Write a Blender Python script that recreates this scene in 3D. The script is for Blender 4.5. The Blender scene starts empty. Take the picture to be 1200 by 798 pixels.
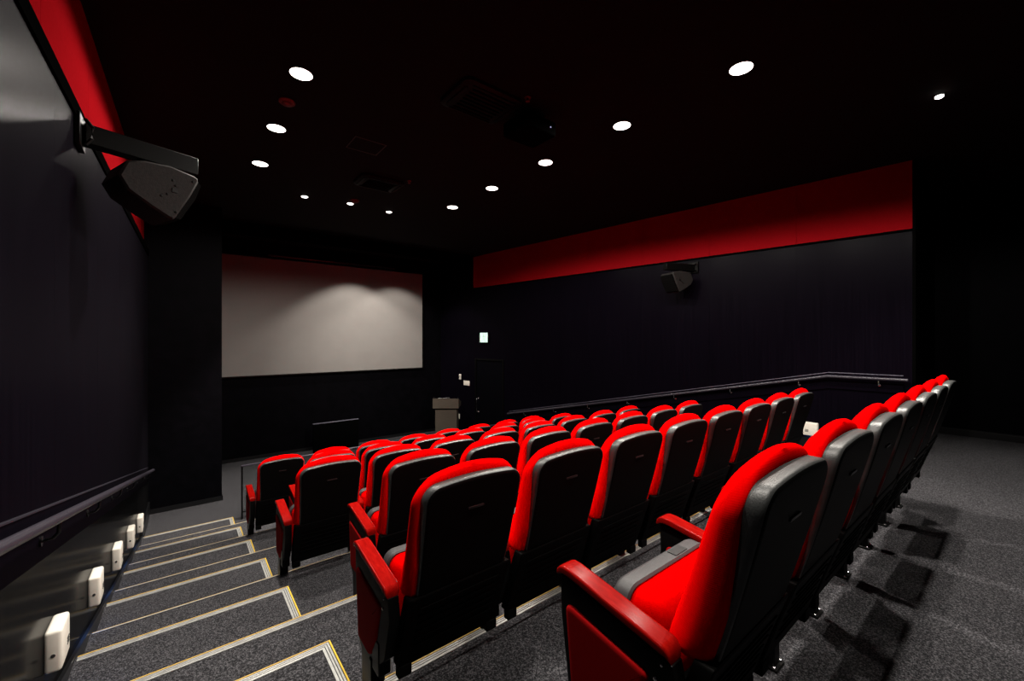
import bpy, bmesh, math, random
from mathutils import Vector, Matrix

random.seed(7)
C = bpy.context.scene.collection
SC = bpy.context.scene
ZO = 2.7325            # eye height above the front floor; heights below are written relative to the eye

# ------------------------------------------------------------------ camera, world, exposure
cam_d = bpy.data.cameras.new('camera')
cam = bpy.data.objects.new('camera', cam_d)
C.objects.link(cam)
cam.location = (0, 0, ZO)
cam.rotation_euler = (math.radians(90), 0, math.radians(-38.66))
cam_d.sensor_width = 36.0
cam_d.lens = 485.0 / 1200.0 * 36.0
cam_d.shift_y = -3.0 / 1200.0
cam_d.clip_start = 0.05
SC.camera = cam

world = bpy.data.worlds.new('world')
SC.world = world
world.use_nodes = True
world.node_tree.nodes['Background'].inputs[0].default_value = (0, 0, 0, 1)
world.node_tree.nodes['Background'].inputs[1].default_value = 0.0

SC.view_settings.view_transform = 'Standard'
SC.view_settings.look = 'None'
SC.view_settings.exposure = 0.0
SC.view_settings.gamma = 1.0
SC.view_settings.use_curve_mapping = False

DOWNLIGHT_POWER = 260.0
SPILL_POWER = 120.0
SPOT_POWER = 900.0
SCREEN_POWER = 265.0
LAMP_COLOR = (1.0, 0.93, 0.84)

# ------------------------------------------------------------------ materials
def new_mat(name, color, rough=0.5, spec=0.5, metal=0.0):
    m = bpy.data.materials.new(name)
    m.use_nodes = True
    b = m.node_tree.nodes['Principled BSDF']
    b.inputs['Base Color'].default_value = (*color, 1)
    b.inputs['Roughness'].default_value = rough
    b.inputs['Specular IOR Level'].default_value = spec
    b.inputs['Metallic'].default_value = metal
    return m

def nodes(m):
    return m.node_tree.nodes, m.node_tree.links, m.node_tree.nodes['Principled BSDF']

def coord(m, scale=(1, 1, 1)):
    n, l, b = nodes(m)
    tc = n.new('ShaderNodeTexCoord')
    mp = n.new('ShaderNodeMapping')
    mp.inputs['Scale'].default_value = scale
    l.new(tc.outputs['Object'], mp.inputs['Vector'])
    return mp.outputs['Vector']

def noise(m, vec, scale, detail=3, rough=0.6):
    n, l, b = nodes(m)
    t = n.new('ShaderNodeTexNoise')
    t.inputs['Scale'].default_value = scale
    t.inputs['Detail'].default_value = detail
    t.inputs['Roughness'].default_value = rough
    l.new(vec, t.inputs['Vector'])
    return t.outputs['Fac']

def ramp(m, fac, stops):
    n, l, b = nodes(m)
    r = n.new('ShaderNodeValToRGB')
    els = r.color_ramp.elements
    while len(els) < len(stops):
        els.new(0.5)
    for e, (p, c) in zip(els, stops):
        e.position = p
        e.color = (*c, 1) if len(c) == 3 else c
    l.new(fac, r.inputs['Fac'])
    return r.outputs['Color']

def bump(m, fac, strength, dist):
    n, l, b = nodes(m)
    k = n.new('ShaderNodeBump')
    k.inputs['Strength'].default_value = strength
    k.inputs['Distance'].default_value = dist
    l.new(fac, k.inputs['Height'])
    l.new(k.outputs['Normal'], b.inputs['Normal'])

def val_ramp(m, fac, a, c):
    n, l, b = nodes(m)
    r = n.new('ShaderNodeMapRange')
    r.inputs['To Min'].default_value = a
    r.inputs['To Max'].default_value = c
    l.new(fac, r.inputs['Value'])
    return r.outputs['Result']

M = {}
# speckled grey loop carpet
m = M['carpet'] = new_mat('grey_carpet', (.06, .06, .065), .95, .1)
n, l, b = nodes(m)
v = coord(m)
f0 = noise(m, v, 150, 3, .8)
f2 = noise(m, v, 75, 3, .7)
mxn = n.new('ShaderNodeMix'); mxn.inputs[0].default_value = .33
l.new(f0, mxn.inputs[2]); l.new(f2, mxn.inputs[3])
f1 = mxn.outputs[0]
col = ramp(m, f1, [(.37, (.005, .005, .006)), (.5, (.020, .0195, .0215)), (.62, (.092, .090, .097))])
l.new(col, b.inputs['Base Color'])
bump(m, f1, .5, .004)

# dark laminated wall panels with a vertical grain
m = M['wall_panel'] = new_mat('dark_wall_panel', (.004, .0035, .006), .3, .03)
n, l, b = nodes(m)
v = coord(m, (30, 30, .6))
f1 = noise(m, v, 2.0, 4, .6)
l.new(ramp(m, f1, [(.3, (.0017, .0012, .0027)), (.7, (.0029, .0021, .0043))]), b.inputs['Base Color'])
l.new(val_ramp(m, f1, .27, .33), b.inputs['Roughness'])

n, l, b = nodes(M['wall_panel'])
b.inputs['Specular IOR Level'].default_value = 0
def sheen(m, amount, rough, ior):
    n, l, b = nodes(m)
    out = n['Material Output']
    g = n.new('ShaderNodeBsdfGlossy'); g.inputs['Roughness'].default_value = rough
    f = n.new('ShaderNodeFresnel'); f.inputs['IOR'].default_value = ior
    k = n.new('ShaderNodeMath'); k.operation = 'MULTIPLY'; k.inputs[1].default_value = amount
    x = n.new('ShaderNodeMixShader')
    l.new(f.outputs[0], k.inputs[0]); l.new(k.outputs[0], x.inputs[0])
    l.new(b.outputs[0], x.inputs[1]); l.new(g.outputs[0], x.inputs[2])
    l.new(x.outputs[0], out.inputs['Surface'])
sheen(M['wall_panel'], .075, .3, 1.35)

m = M['wall_dado'] = new_mat('black_dado_panel', (.004, .004, .0045), .3, .0)
n, l, b = nodes(m)
f1 = noise(m, coord(m, (30, 30, .8)), 2.0, 4, .6)
l.new(ramp(m, f1, [(.3, (.0016, .0016, .0018)), (.7, (.0045, .0044, .0048))]), b.inputs['Base Color'])
sheen(m, .34, .15, 1.4)

m = M['wall_black'] = new_mat('matte_black_wall', (.0015, .0015, .002), .6, .02)
n, l, b = nodes(m)
f1 = noise(m, coord(m), 6, 4, .6)
l.new(ramp(m, f1, [(.3, (.0008, .0008, .0012)), (.7, (.0016, .0014, .0022))]), b.inputs['Base Color'])

m = M['ceiling'] = new_mat('black_ceiling', (.004, .004, .004), .9, .1)
n, l, b = nodes(m)
f1 = noise(m, coord(m), 60, 4, .7)
l.new(ramp(m, f1, [(.35, (.0025, .0022, .0022)), (.7, (.006, .005, .005))]), b.inputs['Base Color'])
bump(m, f1, .3, .003)

m = M['wall_red'] = new_mat('red_wall_cloth', (.5, .010, .016), .9, .0)
n, l, b = nodes(m)
f1 = noise(m, coord(m), 45, 4, .7)
l.new(ramp(m, f1, [(.3, (.19, .003, .005)), (.7, (.22, .004, .007))]), b.inputs['Base Color'])

m = M['trim_black'] = new_mat('black_trim', (.0012, .0012, .0012), .7, .0)
m = M['skirting'] = new_mat('black_skirting', (.004, .004, .0045), .3, .5)

m = M['screen'] = new_mat('matte_screen_fabric', (.24, .23, .22), .9, .1)
n, l, b = nodes(m)
f1 = noise(m, coord(m), 3, 2, .5)
l.new(ramp(m, f1, [(.3, (.166, .157, .149)), (.7, (.174, .165, .157))]), b.inputs['Base Color'])

# red seat velour with a fine horizontal cord
m = M['velour'] = new_mat('red_seat_velour', (.72, .0006, .0008), .9, .0)
n, l, b = nodes(m)
v = coord(m)
f1 = noise(m, v, 90, 3, .6)
l.new(ramp(m, f1, [(.3, (.82, .0004, .0006)), (.7, (.92, .0006, .0009))]), b.inputs['Base Color'])
w = n.new('ShaderNodeTexWave'); w.bands_direction = 'Z'
w.inputs['Scale'].default_value = 60
w.inputs['Distortion'].default_value = .6
l.new(v, w.inputs['Vector'])
bump(m, w.outputs['Fac'], .07, .002)
b.inputs['Sheen Weight'].default_value = .0

m = M['velour_shaded'] = new_mat('shaded_red_panel_cloth', (.55, .002, .004), .85, .08)  # seat red darkened so the side panels look shaded
n, l, b = nodes(m)
f1 = noise(m, coord(m), 120, 3, .6)
l.new(ramp(m, f1, [(.3, (.27, .001, .0015)), (.7, (.32, .001, .002))]), b.inputs['Base Color'])

m = M['lacquer'] = new_mat('red_lacquered_wood', (.30, .006, .004), .2, .03)
n, l, b = nodes(m)
f1 = noise(m, coord(m, (6, 1.2, 6)), 14, 5, .65)
l.new(ramp(m, f1, [(.3, (.17, .002, .0015)), (.55, (.24, .003, .002)), (.8, (.31, .007, .004))]), b.inputs['Base Color'])
l.new(val_ramp(m, f1, .17, .26), b.inputs['Roughness'])

# grained black moulded plastic of the seat shells
m = M['shell'] = new_mat('black_seat_plastic', (.02, .021, .021), .42, .6)
n, l, b = nodes(m)
v = coord(m)
f1 = noise(m, v, 220, 3, .7)
f2 = noise(m, v, 18, 4, .6)
l.new(ramp(m, f2, [(.3, (.018, .0195, .0195)), (.7, (.034, .036, .036))]), b.inputs['Base Color'])
l.new(val_ramp(m, f1, .32, .5), b.inputs['Roughness'])
bump(m, f1, .35, .002)

M['shell_back'] = new_mat('smooth_black_back_plastic', (.003, .003, .003), .5, .03)
M['pan'] = new_mat('charcoal_seat_pan', (.035, .035, .037), .5, .4)
n, l, b = nodes(M['pan'])
f1 = noise(M['pan'], coord(M['pan']), 200, 3, .7)
bump(M['pan'], f1, .3, .002)
M['frame'] = new_mat('black_seat_frame', (.0025, .0025, .0025), .4, .12)
M['steel'] = new_mat('polished_steel', (.6, .6, .6), .25, .5, 1.0)
M['plate'] = new_mat('dark_number_plate', (.012, .012, .013), .35, .5)

M['alu'] = new_mat('aluminium_nosing', (.42, .42, .41), .4, .5, .3)
n, l, b = nodes(M['alu'])
f1 = noise(M['alu'], coord(M['alu']), 25, 4, .6)
l.new(ramp(M['alu'], f1, [(.3, (.28, .28, .27)), (.7, (.42, .42, .40))]), b.inputs['Base Color'])
M['groove'] = new_mat('dark_nosing_groove', (.03, .03, .03), .7, .2)
M['gold'] = new_mat('worn_gold_nosing_line', (.46, .29, .06), .5, .4)
M['yellow'] = new_mat('yellow_nosing_insert', (.62, .40, .03), .6, .3)

M['rail'] = new_mat('dark_handrail', (.03, .026, .036), .3, .5)
n, l, b = nodes(M['rail'])
f1 = noise(M['rail'], coord(M['rail'], (12, 1, 12)), 6, 4, .6)
l.new(val_ramp(M['rail'], f1, .22, .4), b.inputs['Roughness'])
M['edge_highlight'] = new_mat('grey_edge_highlight', (.10, .095, .125), .4, .5)  # lighter grey painted in as the highlight along top edges
M['left_edge_highlight'] = new_mat('dim_edge_highlight', (.02, .018, .026), .4, .3)  # same painted edge highlight, dimmer for the left wall
M['bracket'] = new_mat('black_iron_bracket', (.008, .008, .009), .25, .5, .4)
M['white_plastic'] = new_mat('white_plastic', (.74, .70, .62), .45, .4)
n, l, b = nodes(M['white_plastic'])
f1 = noise(M['white_plastic'], coord(M['white_plastic']), 30, 3, .5)
l.new(ramp(M['white_plastic'], f1, [(.3, (.72, .68, .60)), (.7, (.77, .73, .65))]), b.inputs['Base Color'])
M['speaker'] = new_mat('black_speaker_wood', (.014, .013, .013), .7, .15)
n, l, b = nodes(M['speaker'])
f1 = noise(M['speaker'], coord(M['speaker']), 60, 5, .75)
l.new(ramp(M['speaker'], f1, [(.35, (.006, .006, .006)), (.65, (.019, .017, .016))]), b.inputs['Base Color'])
bump(M['speaker'], f1, .5, .003)
M['grille'] = new_mat('black_speaker_grille', (.002, .002, .002), .7, .03)
M['black_metal'] = new_mat('black_metal', (.0022, .0022, .0022), .4, .08)
M['lectern'] = new_mat('taupe_lectern_laminate', (.06, .05, .04), .55, .3)
n, l, b = nodes(M['lectern'])
f1 = noise(M['lectern'], coord(M['lectern'], (1, 1, 14)), 8, 4, .6)
l.new(ramp(M['lectern'], f1, [(.3, (.066, .054, .041)), (.7, (.084, .069, .054))]), b.inputs['Base Color'])
M['paper'] = new_mat('white_paper', (.7, .7, .68), .7, .2)
M['ac'] = new_mat('dark_ceiling_unit', (.003, .0016, .0016), .6, .1)
M['detector'] = new_mat('dusky_red_detector', (.10, .028, .026), .6, .3)
M['hatch'] = new_mat('brown_hatch_frame', (.035, .02, .018), .5, .4)
M['door'] = new_mat('black_door_leaf', (.004, .004, .0055), .5, .03)
n, l, b = nodes(M['door'])
f1 = noise(M['door'], coord(M['door'], (8, 8, .6)), 6, 3, .6)
l.new(ramp(M['door'], f1, [(.3, (.0012, .0012, .002)), (.7, (.002, .002, .0032))]), b.inputs['Base Color'])

def emit_mat(name, color, strength):
    m = bpy.data.materials.new(name)
    m.use_nodes = True
    b = m.node_tree.nodes['Principled BSDF']
    b.inputs['Base Color'].default_value = (0.8, 0.8, 0.8, 1)
    b.inputs['Emission Color'].default_value = (*color, 1)
    b.inputs['Emission Strength'].default_value = strength
    return m
M['lamp'] = emit_mat('downlight_diffuser', (1.0, .96, .88), 6.0)
M['lamp_rim'] = new_mat('black_lamp_rim', (.006, .0055, .005), .5, .4)
M['sign_green'] = emit_mat('exit_sign_green', (.0, .22, .12), .8)
M['sign_white'] = emit_mat('exit_sign_white', (.45, 1.0, .80), .7)
M['blue_led'] = emit_mat('blue_led', (.02, .07, .9), .25)
M['blue_glow'] = emit_mat('blue_step_led', (.08, .30, 1.0), 20.0)

gl = M['glass'] = bpy.data.materials.new('clear_glass')
gl.use_nodes = True
nt = gl.node_tree
nt.nodes.clear()
o_ = nt.nodes.new('ShaderNodeOutputMaterial')
mx = nt.nodes.new('ShaderNodeMixShader')
tr = nt.nodes.new('ShaderNodeBsdfTransparent')
gs = nt.nodes.new('ShaderNodeBsdfGlossy')
fr = nt.nodes.new('ShaderNodeFresnel')
tr.inputs[0].default_value = (.93, .95, .94, 1)
gs.inputs['Roughness'].default_value = .02
fr.inputs['IOR'].default_value = 1.45
nt.links.new(fr.outputs[0], mx.inputs[0])
nt.links.new(tr.outputs[0], mx.inputs[1])
nt.links.new(gs.outputs[0], mx.inputs[2])
nt.links.new(mx.outputs[0], o_.inputs[0])

# ------------------------------------------------------------------ mesh helpers
def finish(bm, smooth_angle=38):
    bmesh.ops.recalc_face_normals(bm, faces=bm.faces[:])
    lim = math.radians(smooth_angle)
    for f in bm.faces:
        f.smooth = True
    for e in bm.edges:
        if len(e.link_faces) == 2:
            e.smooth = e.calc_face_angle(0) < lim
        else:
            e.smooth = False

def obj(name, bm, mats, parent=None, smooth=38, fin=True):
    if fin:
        finish(bm, smooth)
    me = bpy.data.meshes.new(name)
    bm.to_mesh(me)
    bm.free()
    for mt in (mats if isinstance(mats, (list, tuple)) else [mats]):
        me.materials.append(M[mt] if isinstance(mt, str) else mt)
    o = bpy.data.objects.new(name, me)
    C.objects.link(o)
    if parent is not None:
        o.parent = parent
    else:
        o.location.z = ZO
    return o

def thing(name, label, cat, loc, rotz=0.0, group=None):
    o = bpy.data.objects.new(name, None)
    C.objects.link(o)
    o.empty_display_size = .1
    o.location = (loc[0], loc[1], loc[2] + ZO)
    o.rotation_euler = (0, 0, rotz)
    o['label'] = label
    o['category'] = cat
    if group:
        o['group'] = group
    return o

def struct(name, bm, mats, parent=None, smooth=38):
    o = obj(name, bm, mats, parent, smooth)
    if parent is None:
        o['kind'] = 'structure'
    return o

def box(bm, x0, x1, y0, y1, z0, z1, mi=0, bev=0.0, seg=1):
    vs = [bm.verts.new((x, y, z)) for z in (z0, z1) for y in (y0, y1) for x in (x0, x1)]
    idx = [(0, 2, 3, 1), (4, 5, 7, 6), (0, 1, 5, 4), (2, 6, 7, 3), (0, 4, 6, 2), (1, 3, 7, 5)]
    fs = [bm.faces.new([vs[i] for i in q]) for q in idx]
    for f in fs:
        f.material_index = mi
    if bev:
        es = list({e for f in fs for e in f.edges})
        r = bmesh.ops.bevel(bm, geom=es, offset=bev, segments=seg, profile=.5, affect='EDGES', clamp_overlap=True)
        for f in r['faces']:
            f.material_index = mi
    return vs

def quad_prism(bm, pts, vec, mi=0):
    """closed prism: polygon pts (3D list) swept by vec"""
    a = [bm.verts.new(p) for p in pts]
    vec = Vector(vec)
    c = [bm.verts.new(Vector(p) + vec) for p in pts]
    fs = [bm.faces.new(a), bm.faces.new(list(reversed(c)))]
    k = len(pts)
    for i in range(k):
        j = (i + 1) % k
        fs.append(bm.faces.new((a[i], c[i], c[j], a[j])))
    for f in fs:
        f.material_index = mi
    return fs

def tube(bm, pts, r, seg=12, mi=0, caps=True):
    pts = [Vector(p) for p in pts]
    rings = []
    up0 = Vector((0, 0, 1))
    for i, p in enumerate(pts):
        if i == 0:
            t = pts[1] - p
        elif i == len(pts) - 1:
            t = p - pts[i - 1]
        else:
            t = (pts[i + 1] - p).normalized() + (p - pts[i - 1]).normalized()
        t.normalize()
        s = t.cross(up0)
        if s.length < .05:
            s = t.cross(Vector((1, 0, 0)))
        s.normalize()
        u = s.cross(t).normalized()
        rings.append([bm.verts.new(p + s * r * math.cos(a) + u * r * math.sin(a))
                      for a in [2 * math.pi * k / seg for k in range(seg)]])
    for a, c in zip(rings, rings[1:]):
        for k in range(seg):
            f = bm.faces.new((a[k], a[(k + 1) % seg], c[(k + 1) % seg], c[k]))
            f.material_index = mi
    if caps:
        bm.faces.new(rings[0]).material_index = mi
        bm.faces.new(rings[-1]).material_index = mi

def lathe(bm, prof, c=(0, 0, 0), seg=28, mi=0, axis='Z'):
    """prof: list of (radius, height); closed at both ends"""
    c = Vector(c)
    rings = []
    for r, h in prof:
        ring = []
        for k in range(seg):
            a = 2 * math.pi * k / seg
            p = {'Z': (r * math.cos(a), r * math.sin(a), h), 'X': (h, r * math.cos(a), r * math.sin(a)),
                 'Y': (r * math.cos(a), h, r * math.sin(a))}[axis]
            ring.append(bm.verts.new(c + Vector(p)))
        rings.append(ring)
    for a, b2 in zip(rings, rings[1:]):
        for k in range(seg):
            f = bm.faces.new((a[k], a[(k + 1) % seg], b2[(k + 1) % seg], b2[k]))
            f.material_index = mi
    bm.faces.new(rings[0]).material_index = mi
    bm.faces.new(rings[-1]).material_index = mi

def outline(w, s0, s1, rt, rb, arch=0.0, n=8, taper=0.0, ntop=10):
    """rounded panel outline in (x, s), s upwards; arch lifts the middle of the top; taper narrows the bottom"""
    pts = []
    hw = w / 2
    def corner(cx, cy, r, a0, a1):
        for k in range(n + 1):
            a = math.radians(a0 + (a1 - a0) * k / n)
            pts.append((cx + r * math.cos(a), cy + r * math.sin(a)))
    corner(hw - rt, s1 - rt, rt, 0, 90)
    for k in range(1, ntop):
        t = k / ntop
        pts.append((hw - rt - t * (w - 2 * rt), s1))
    corner(-hw + rt, s1 - rt, rt, 90, 180)
    for k in range(1, ntop):
        t = k / ntop
        pts.append((-hw, s1 - rt - t * (s1 - rt - s0 - rb)))
    corner(-hw + rb, s0 + rb, rb, 180, 270)
    corner(hw - rb, s0 + rb, rb, 270, 360)
    for k in range(1, ntop):
        t = k / ntop
        pts.append((hw, s0 + rb + t * (s1 - rt - s0 - rb)))
    out = []
    for x, s in pts:
        q = (s - s0) / (s1 - s0)
        x2 = x * (1 - taper * (1 - q))
        lift = arch * max(0, math.cos(math.pi * x / w)) * max(0, (q - .55) / .45) ** 1.5
        out.append((x2, s + lift))
    return out

def inset_outline(pts, d):
    """move each point of a closed outline inward by d along its averaged normal"""
    n = len(pts)
    out = []
    area = sum(pts[i][0] * pts[(i + 1) % n][1] - pts[(i + 1) % n][0] * pts[i][1] for i in range(n))
    sg = 1 if area > 0 else -1
    for i in range(n):
        p0, p1, p2 = Vector(pts[i - 1]), Vector(pts[i]), Vector(pts[(i + 1) % n])
        t = (p2 - p0)
        if t.length < 1e-9:
            out.append(tuple(p1)); continue
        t.normalize()
        nn = Vector((-t.y, t.x)) * sg
        out.append(tuple(p1 + nn * d))
    return out

def shrink(pts, f):
    cx = sum(p[0] for p in pts) / len(pts)
    cy = sum(p[1] for p in pts) / len(pts)
    return [(cx + (p[0] - cx) * f, cy + (p[1] - cy) * f) for p in pts]

def loft(bm, layers, place, mi=0, cap_mi=None, cap_from=99):
    """layers: list of (outline, depth); place(x, s, d) -> xyz"""
    rings = [[bm.verts.new(place(x, s, d)) for x, s in o] for o, d in layers]
    k = len(rings[0])
    for q, (a, c) in enumerate(zip(rings, rings[1:])):
        for i in range(k):
            f = bm.faces.new((a[i], a[(i + 1) % k], c[(i + 1) % k], c[i]))
            f.material_index = cap_mi if q >= cap_from else mi
    for r in (rings[0], rings[-1]):
        f = bm.faces.new(r)
        f.material_index = cap_mi if (cap_mi is not None and r is rings[-1]) else mi

# ------------------------------------------------------------------ layout numbers
H = 2.2                                   # ceiling above the eye
FLOOR0 = -ZO                              # front floor
RISE, RUN = .215, 1.0
T1 = -1.4425                              # rear tier
NOSE = 1.708                              # front edge of the rear tier
ROWS = 6
Y_REAR = -1.7
Y_SCR = 10.93
def tier_z(r): return T1 - RISE * (r - 1)
def nose_y(r): return NOSE + RUN * (r - 1)
def lx(y): return -.524 + .015 * y        # left wall face
def rx(y): return 7.05 - .1007 * (y - .9) # right wall face
AIS_L, AIS_R = .595, 5.16                 # inner ends of the half steps
PANEL_TOP = 1.35

# ------------------------------------------------------------------ floor tiers, half steps, nosings
BANDS = [(0, .007, .0045, 2), (.008, .011, .0025, 1), (.011, .019, .004, 0), (.019, .023, .0025, 1),
         (.023, .031, .004, 0), (.031, .035, .0025, 1), (.035, .047, .004, 0)]

def nosing(bm, path, inward, z, bands=BANDS):
    # material 2 = gold line on the front edge, 3 = bright yellow line on the side return
    """ribbed strip along an XY polyline; inward: list of per-vertex inward directions (unit-ish, mitred)"""
    for a, b_, h, mi in bands:
        for i in range(len(path) - 1):
            p, q = Vector((*path[i], z)), Vector((*path[i + 1], z))
            pi, qi = Vector((*inward[i], 0)), Vector((*inward[i + 1], 0))
            pts = [p + pi * a, q + qi * a, q + qi * b_, p + pi * b_]
            quad_prism(bm, pts, (0, 0, h), 3 if (mi == 2 and i == 1) else mi)

for r in range(1, ROWS + 2):
    z = tier_z(r)
    bm = bmesh.new()
    y0 = Y_REAR if r == 1 else nose_y(r - 1)
    if r == 1:
        box(bm, -.75, 9.2, Y_REAR - .1, .9, z - .16, z)
        box(bm, -.75, 7.3, .9, nose_y(1), z - .16, z)
    elif r <= ROWS:
        box(bm, -.7, 7.2, y0 - .04, nose_y(r), z - .16, z)
    else:
        box(bm, -.7, 7.0, y0 - .04, Y_SCR + .1, z - .12, z)
    fl = struct('floor', bm, 'carpet')
    if r <= ROWS:
        bm = bmesh.new()
        nosing(bm, [(lx(nose_y(r)) + .03, nose_y(r)), (rx(nose_y(r)) - .03, nose_y(r))], [(0, -1), (0, -1)], z, BANDS if r < 3 else [(0, .004, .0045, 2), (.004, .012, .004, 0), (.012, .016, .0025, 1)])
        obj('nosing', bm, ['alu', 'groove', 'gold', 'yellow'], fl)
        # half steps in the two aisles, standing on the tier below
        zs = z - RISE / 2
        yf, yb = nose_y(r) + (.53 if r == 1 else .58), nose_y(r)
        for side in (-1, 1):
            bm = bmesh.new()
            if side < 0:
                xa, xb = lx(yf) - .05, AIS_L
            else:
                xa, xb = AIS_R, rx(yf) + .06
            box(bm, xa, xb, yb, yf, z - RISE, zs)
            st = obj('step', bm, 'carpet', fl)
            bm = bmesh.new()
            if side < 0:
                path = [(lx(yf) + .03, yf), (AIS_L, yf), (AIS_L, yb)]
                inw = [(0, -1), (-1, -1), (-1, 0)]
            else:
                path = [(rx(yf) - .03, yf), (AIS_R, yf), (AIS_R, yb)]
                inw = [(0, -1), (1, -1), (1, 0)]
            nosing(bm, path, inw, zs)
            obj('nosing', bm, ['alu', 'groove', 'gold', 'yellow'], st)

# ------------------------------------------------------------------ walls
bm = bmesh.new()
box(bm, -.95, 9.4, Y_REAR - .3, Y_SCR + .4, H, H + .1)
ceil = struct('ceiling', bm, 'ceiling')

def wall_strip(bm, f, ya, yb, z0, z1, off, thick, side, n=1, mi=0):
    """slab following a wall line x=f(y); off = how far the face stands into the room, side -1 left / +1 right"""
    s = -side
    pts = [(f(ya) + s * off, ya, z0), (f(yb) + s * off, yb, z0), (f(yb) + s * off, yb, z1), (f(ya) + s * off, ya, z1)]
    dx = side * thick
    quad_prism(bm, pts, (dx, 0, 0), mi)

PIER_Y = 8.5
bm = bmesh.new()
wall_strip(bm, lx, Y_REAR - .1, Y_SCR + .1, -3.0, H, -.06, .15, -1)
wl = struct('wall_left', bm, 'wall_red')
# red cloth panels with open seams between them
ys = [Y_REAR, -.55, .62, 1.79, 2.96, 4.13, 5.3, 6.47, 7.64, PIER_Y]
for a, c in zip(ys, ys[1:]):
    bm = bmesh.new()
    wall_strip(bm, lx, a + .002, c - .002, PANEL_TOP - .05, H - .004, -.045, .012, -1)
    obj('cloth_panel', bm, 'wall_red', wl)
# dark panelling below
for a, c in zip(ys, ys[1:]):
    bm = bmesh.new()
    wall_strip(bm, lx, a + .0006, c - .0006, -3.0, PANEL_TOP - .085, 0, .05, -1)
    obj('panel', bm, 'wall_panel', wl)
bm = bmesh.new()
wall_strip(bm, lx, Y_REAR, PIER_Y, PANEL_TOP - .085, PANEL_TOP, .012, .07, -1)
struct('trim_1', bm, 'trim_black')

def slope(y): return T1 - RISE * (y - NOSE) / RUN
def sloped(bm, f, ya, yb, zo0, zo1, off, thick, side, mi=0):
    s = -side
    pts = [(f(ya) + s * off, ya, slope(ya) + zo0), (f(yb) + s * off, yb, slope(yb) + zo0),
           (f(yb) + s * off, yb, slope(yb) + zo1), (f(ya) + s * off, ya, slope(ya) + zo1)]
    quad_prism(bm, pts, (side * thick, 0, 0), mi)
# glossier black dado below the handrail, one sheet per wall panel
for a, c in zip(ys, ys[1:]):
    if c <= 1.9:
        continue
    bm = bmesh.new()
    sloped(bm, lx, max(a, .62) + .0006, c - .0006, -.5, .69, .004, .0035, -1)
    obj('dado_sheet', bm, 'wall_dado', wl)

# pier at the front of the left wall
bm = bmesh.new()
box(bm, -.6, .539, PIER_Y, Y_SCR + .05, FLOOR0 - .02, H - .002)
pier = struct('pillar', bm, 'wall_black')
bm = bmesh.new()
box(bm, -.40, .546, PIER_Y - .012, PIER_Y, FLOOR0, FLOOR0 + .075)
box(bm, .539, .551, PIER_Y - .012, Y_SCR, FLOOR0, FLOOR0 + .075)
struct('baseboard_pillar', bm, 'skirting')

# screen wall
bm = bmesh.new()
box(bm, -.6, 6.6, Y_SCR, Y_SCR + .15, FLOOR0 - .02, H - .002)
struct('wall_front', bm, 'wall_black')
bm = bmesh.new()
box(bm, .551, 6.02, Y_SCR - .012, Y_SCR, FLOOR0, FLOOR0 + .075)
struct('baseboard_front', bm, 'skirting')

# right wall
RW_END = .9
bm = bmesh.new()
wall_strip(bm, rx, RW_END, 9.42, PANEL_TOP - .02, H, -.012, .16, 1)
wall_strip(bm, rx, RW_END, Y_SCR + .1, -3.0, PANEL_TOP - .025, -.06, .12, 1)
wr = struct('wall_right', bm, 'wall_red')
yr = [RW_END, 2.1, 3.3, 4.5, 5.7, 6.9, 8.1, 9.42, Y_SCR]
DOOR_A, DOOR_B, DOOR_TOP = 8.22, 9.33, -.545
for a, c in zip(yr, yr[1:]):
    bm = bmesh.new()
    wall_strip(bm, rx, a + .002, c - .002, PANEL_TOP - .01, H - .004, 0, .012, 1)
    obj('cloth_panel', bm, 'wall_red' if a < 9.4 else 'wall_black', wr)
    bm = bmesh.new()
    if a > 8 and c < 10:
        wall_strip(bm, rx, a + .0006, c - .0006, DOOR_TOP, PANEL_TOP - .03, 0, .05, 1)
        wall_strip(bm, rx, a + .0006, DOOR_A, -3.0, DOOR_TOP, 0, .05, 1)
        wall_strip(bm, rx, DOOR_B, c - .0006, -3.0, DOOR_TOP, 0, .05, 1)
    else:
        wall_strip(bm, rx, a + .0006, c - .0006, -3.0, PANEL_TOP - .03, 0, .05, 1)
    obj('panel', bm, 'wall_panel', wr)
bm = bmesh.new()
wall_strip(bm, rx, RW_END - .02, Y_SCR, PANEL_TOP - .03, PANEL_TOP, .012, .07, 1)
struct('trim_2', bm, 'trim_black')
bm = bmesh.new()
box(bm, 7.05 - .014, 7.05 + .09, RW_END - .03, RW_END, -3.0, H - .002)
struct('trim_3', bm, 'trim_black')

# recess by the entrance at the rear right, and the rear wall
bm = bmesh.new()
box(bm, 7.05, 9.2, RW_END, RW_END + .12, T1 - .1, H - .002)
struct('wall_recess', bm, 'wall_black')
bm = bmesh.new()
box(bm, 9.0, 9.15, Y_REAR - .1, RW_END, T1 - .1, H - .002)
struct('wall_entrance', bm, 'wall_black')
bm = bmesh.new()
box(bm, 8.985, 9.0, Y_REAR, RW_END, T1, T1 + .085)
box(bm, 8.992, 9.0, Y_REAR, RW_END, T1 + .085, T1 + .1)
struct('baseboard_entrance', bm, 'skirting')
bm = bmesh.new()
box(bm, -.8, 9.2, Y_REAR - .15, Y_REAR, T1 - .1, H - .002)
struct('wall_rear', bm, 'wall_black')

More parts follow.
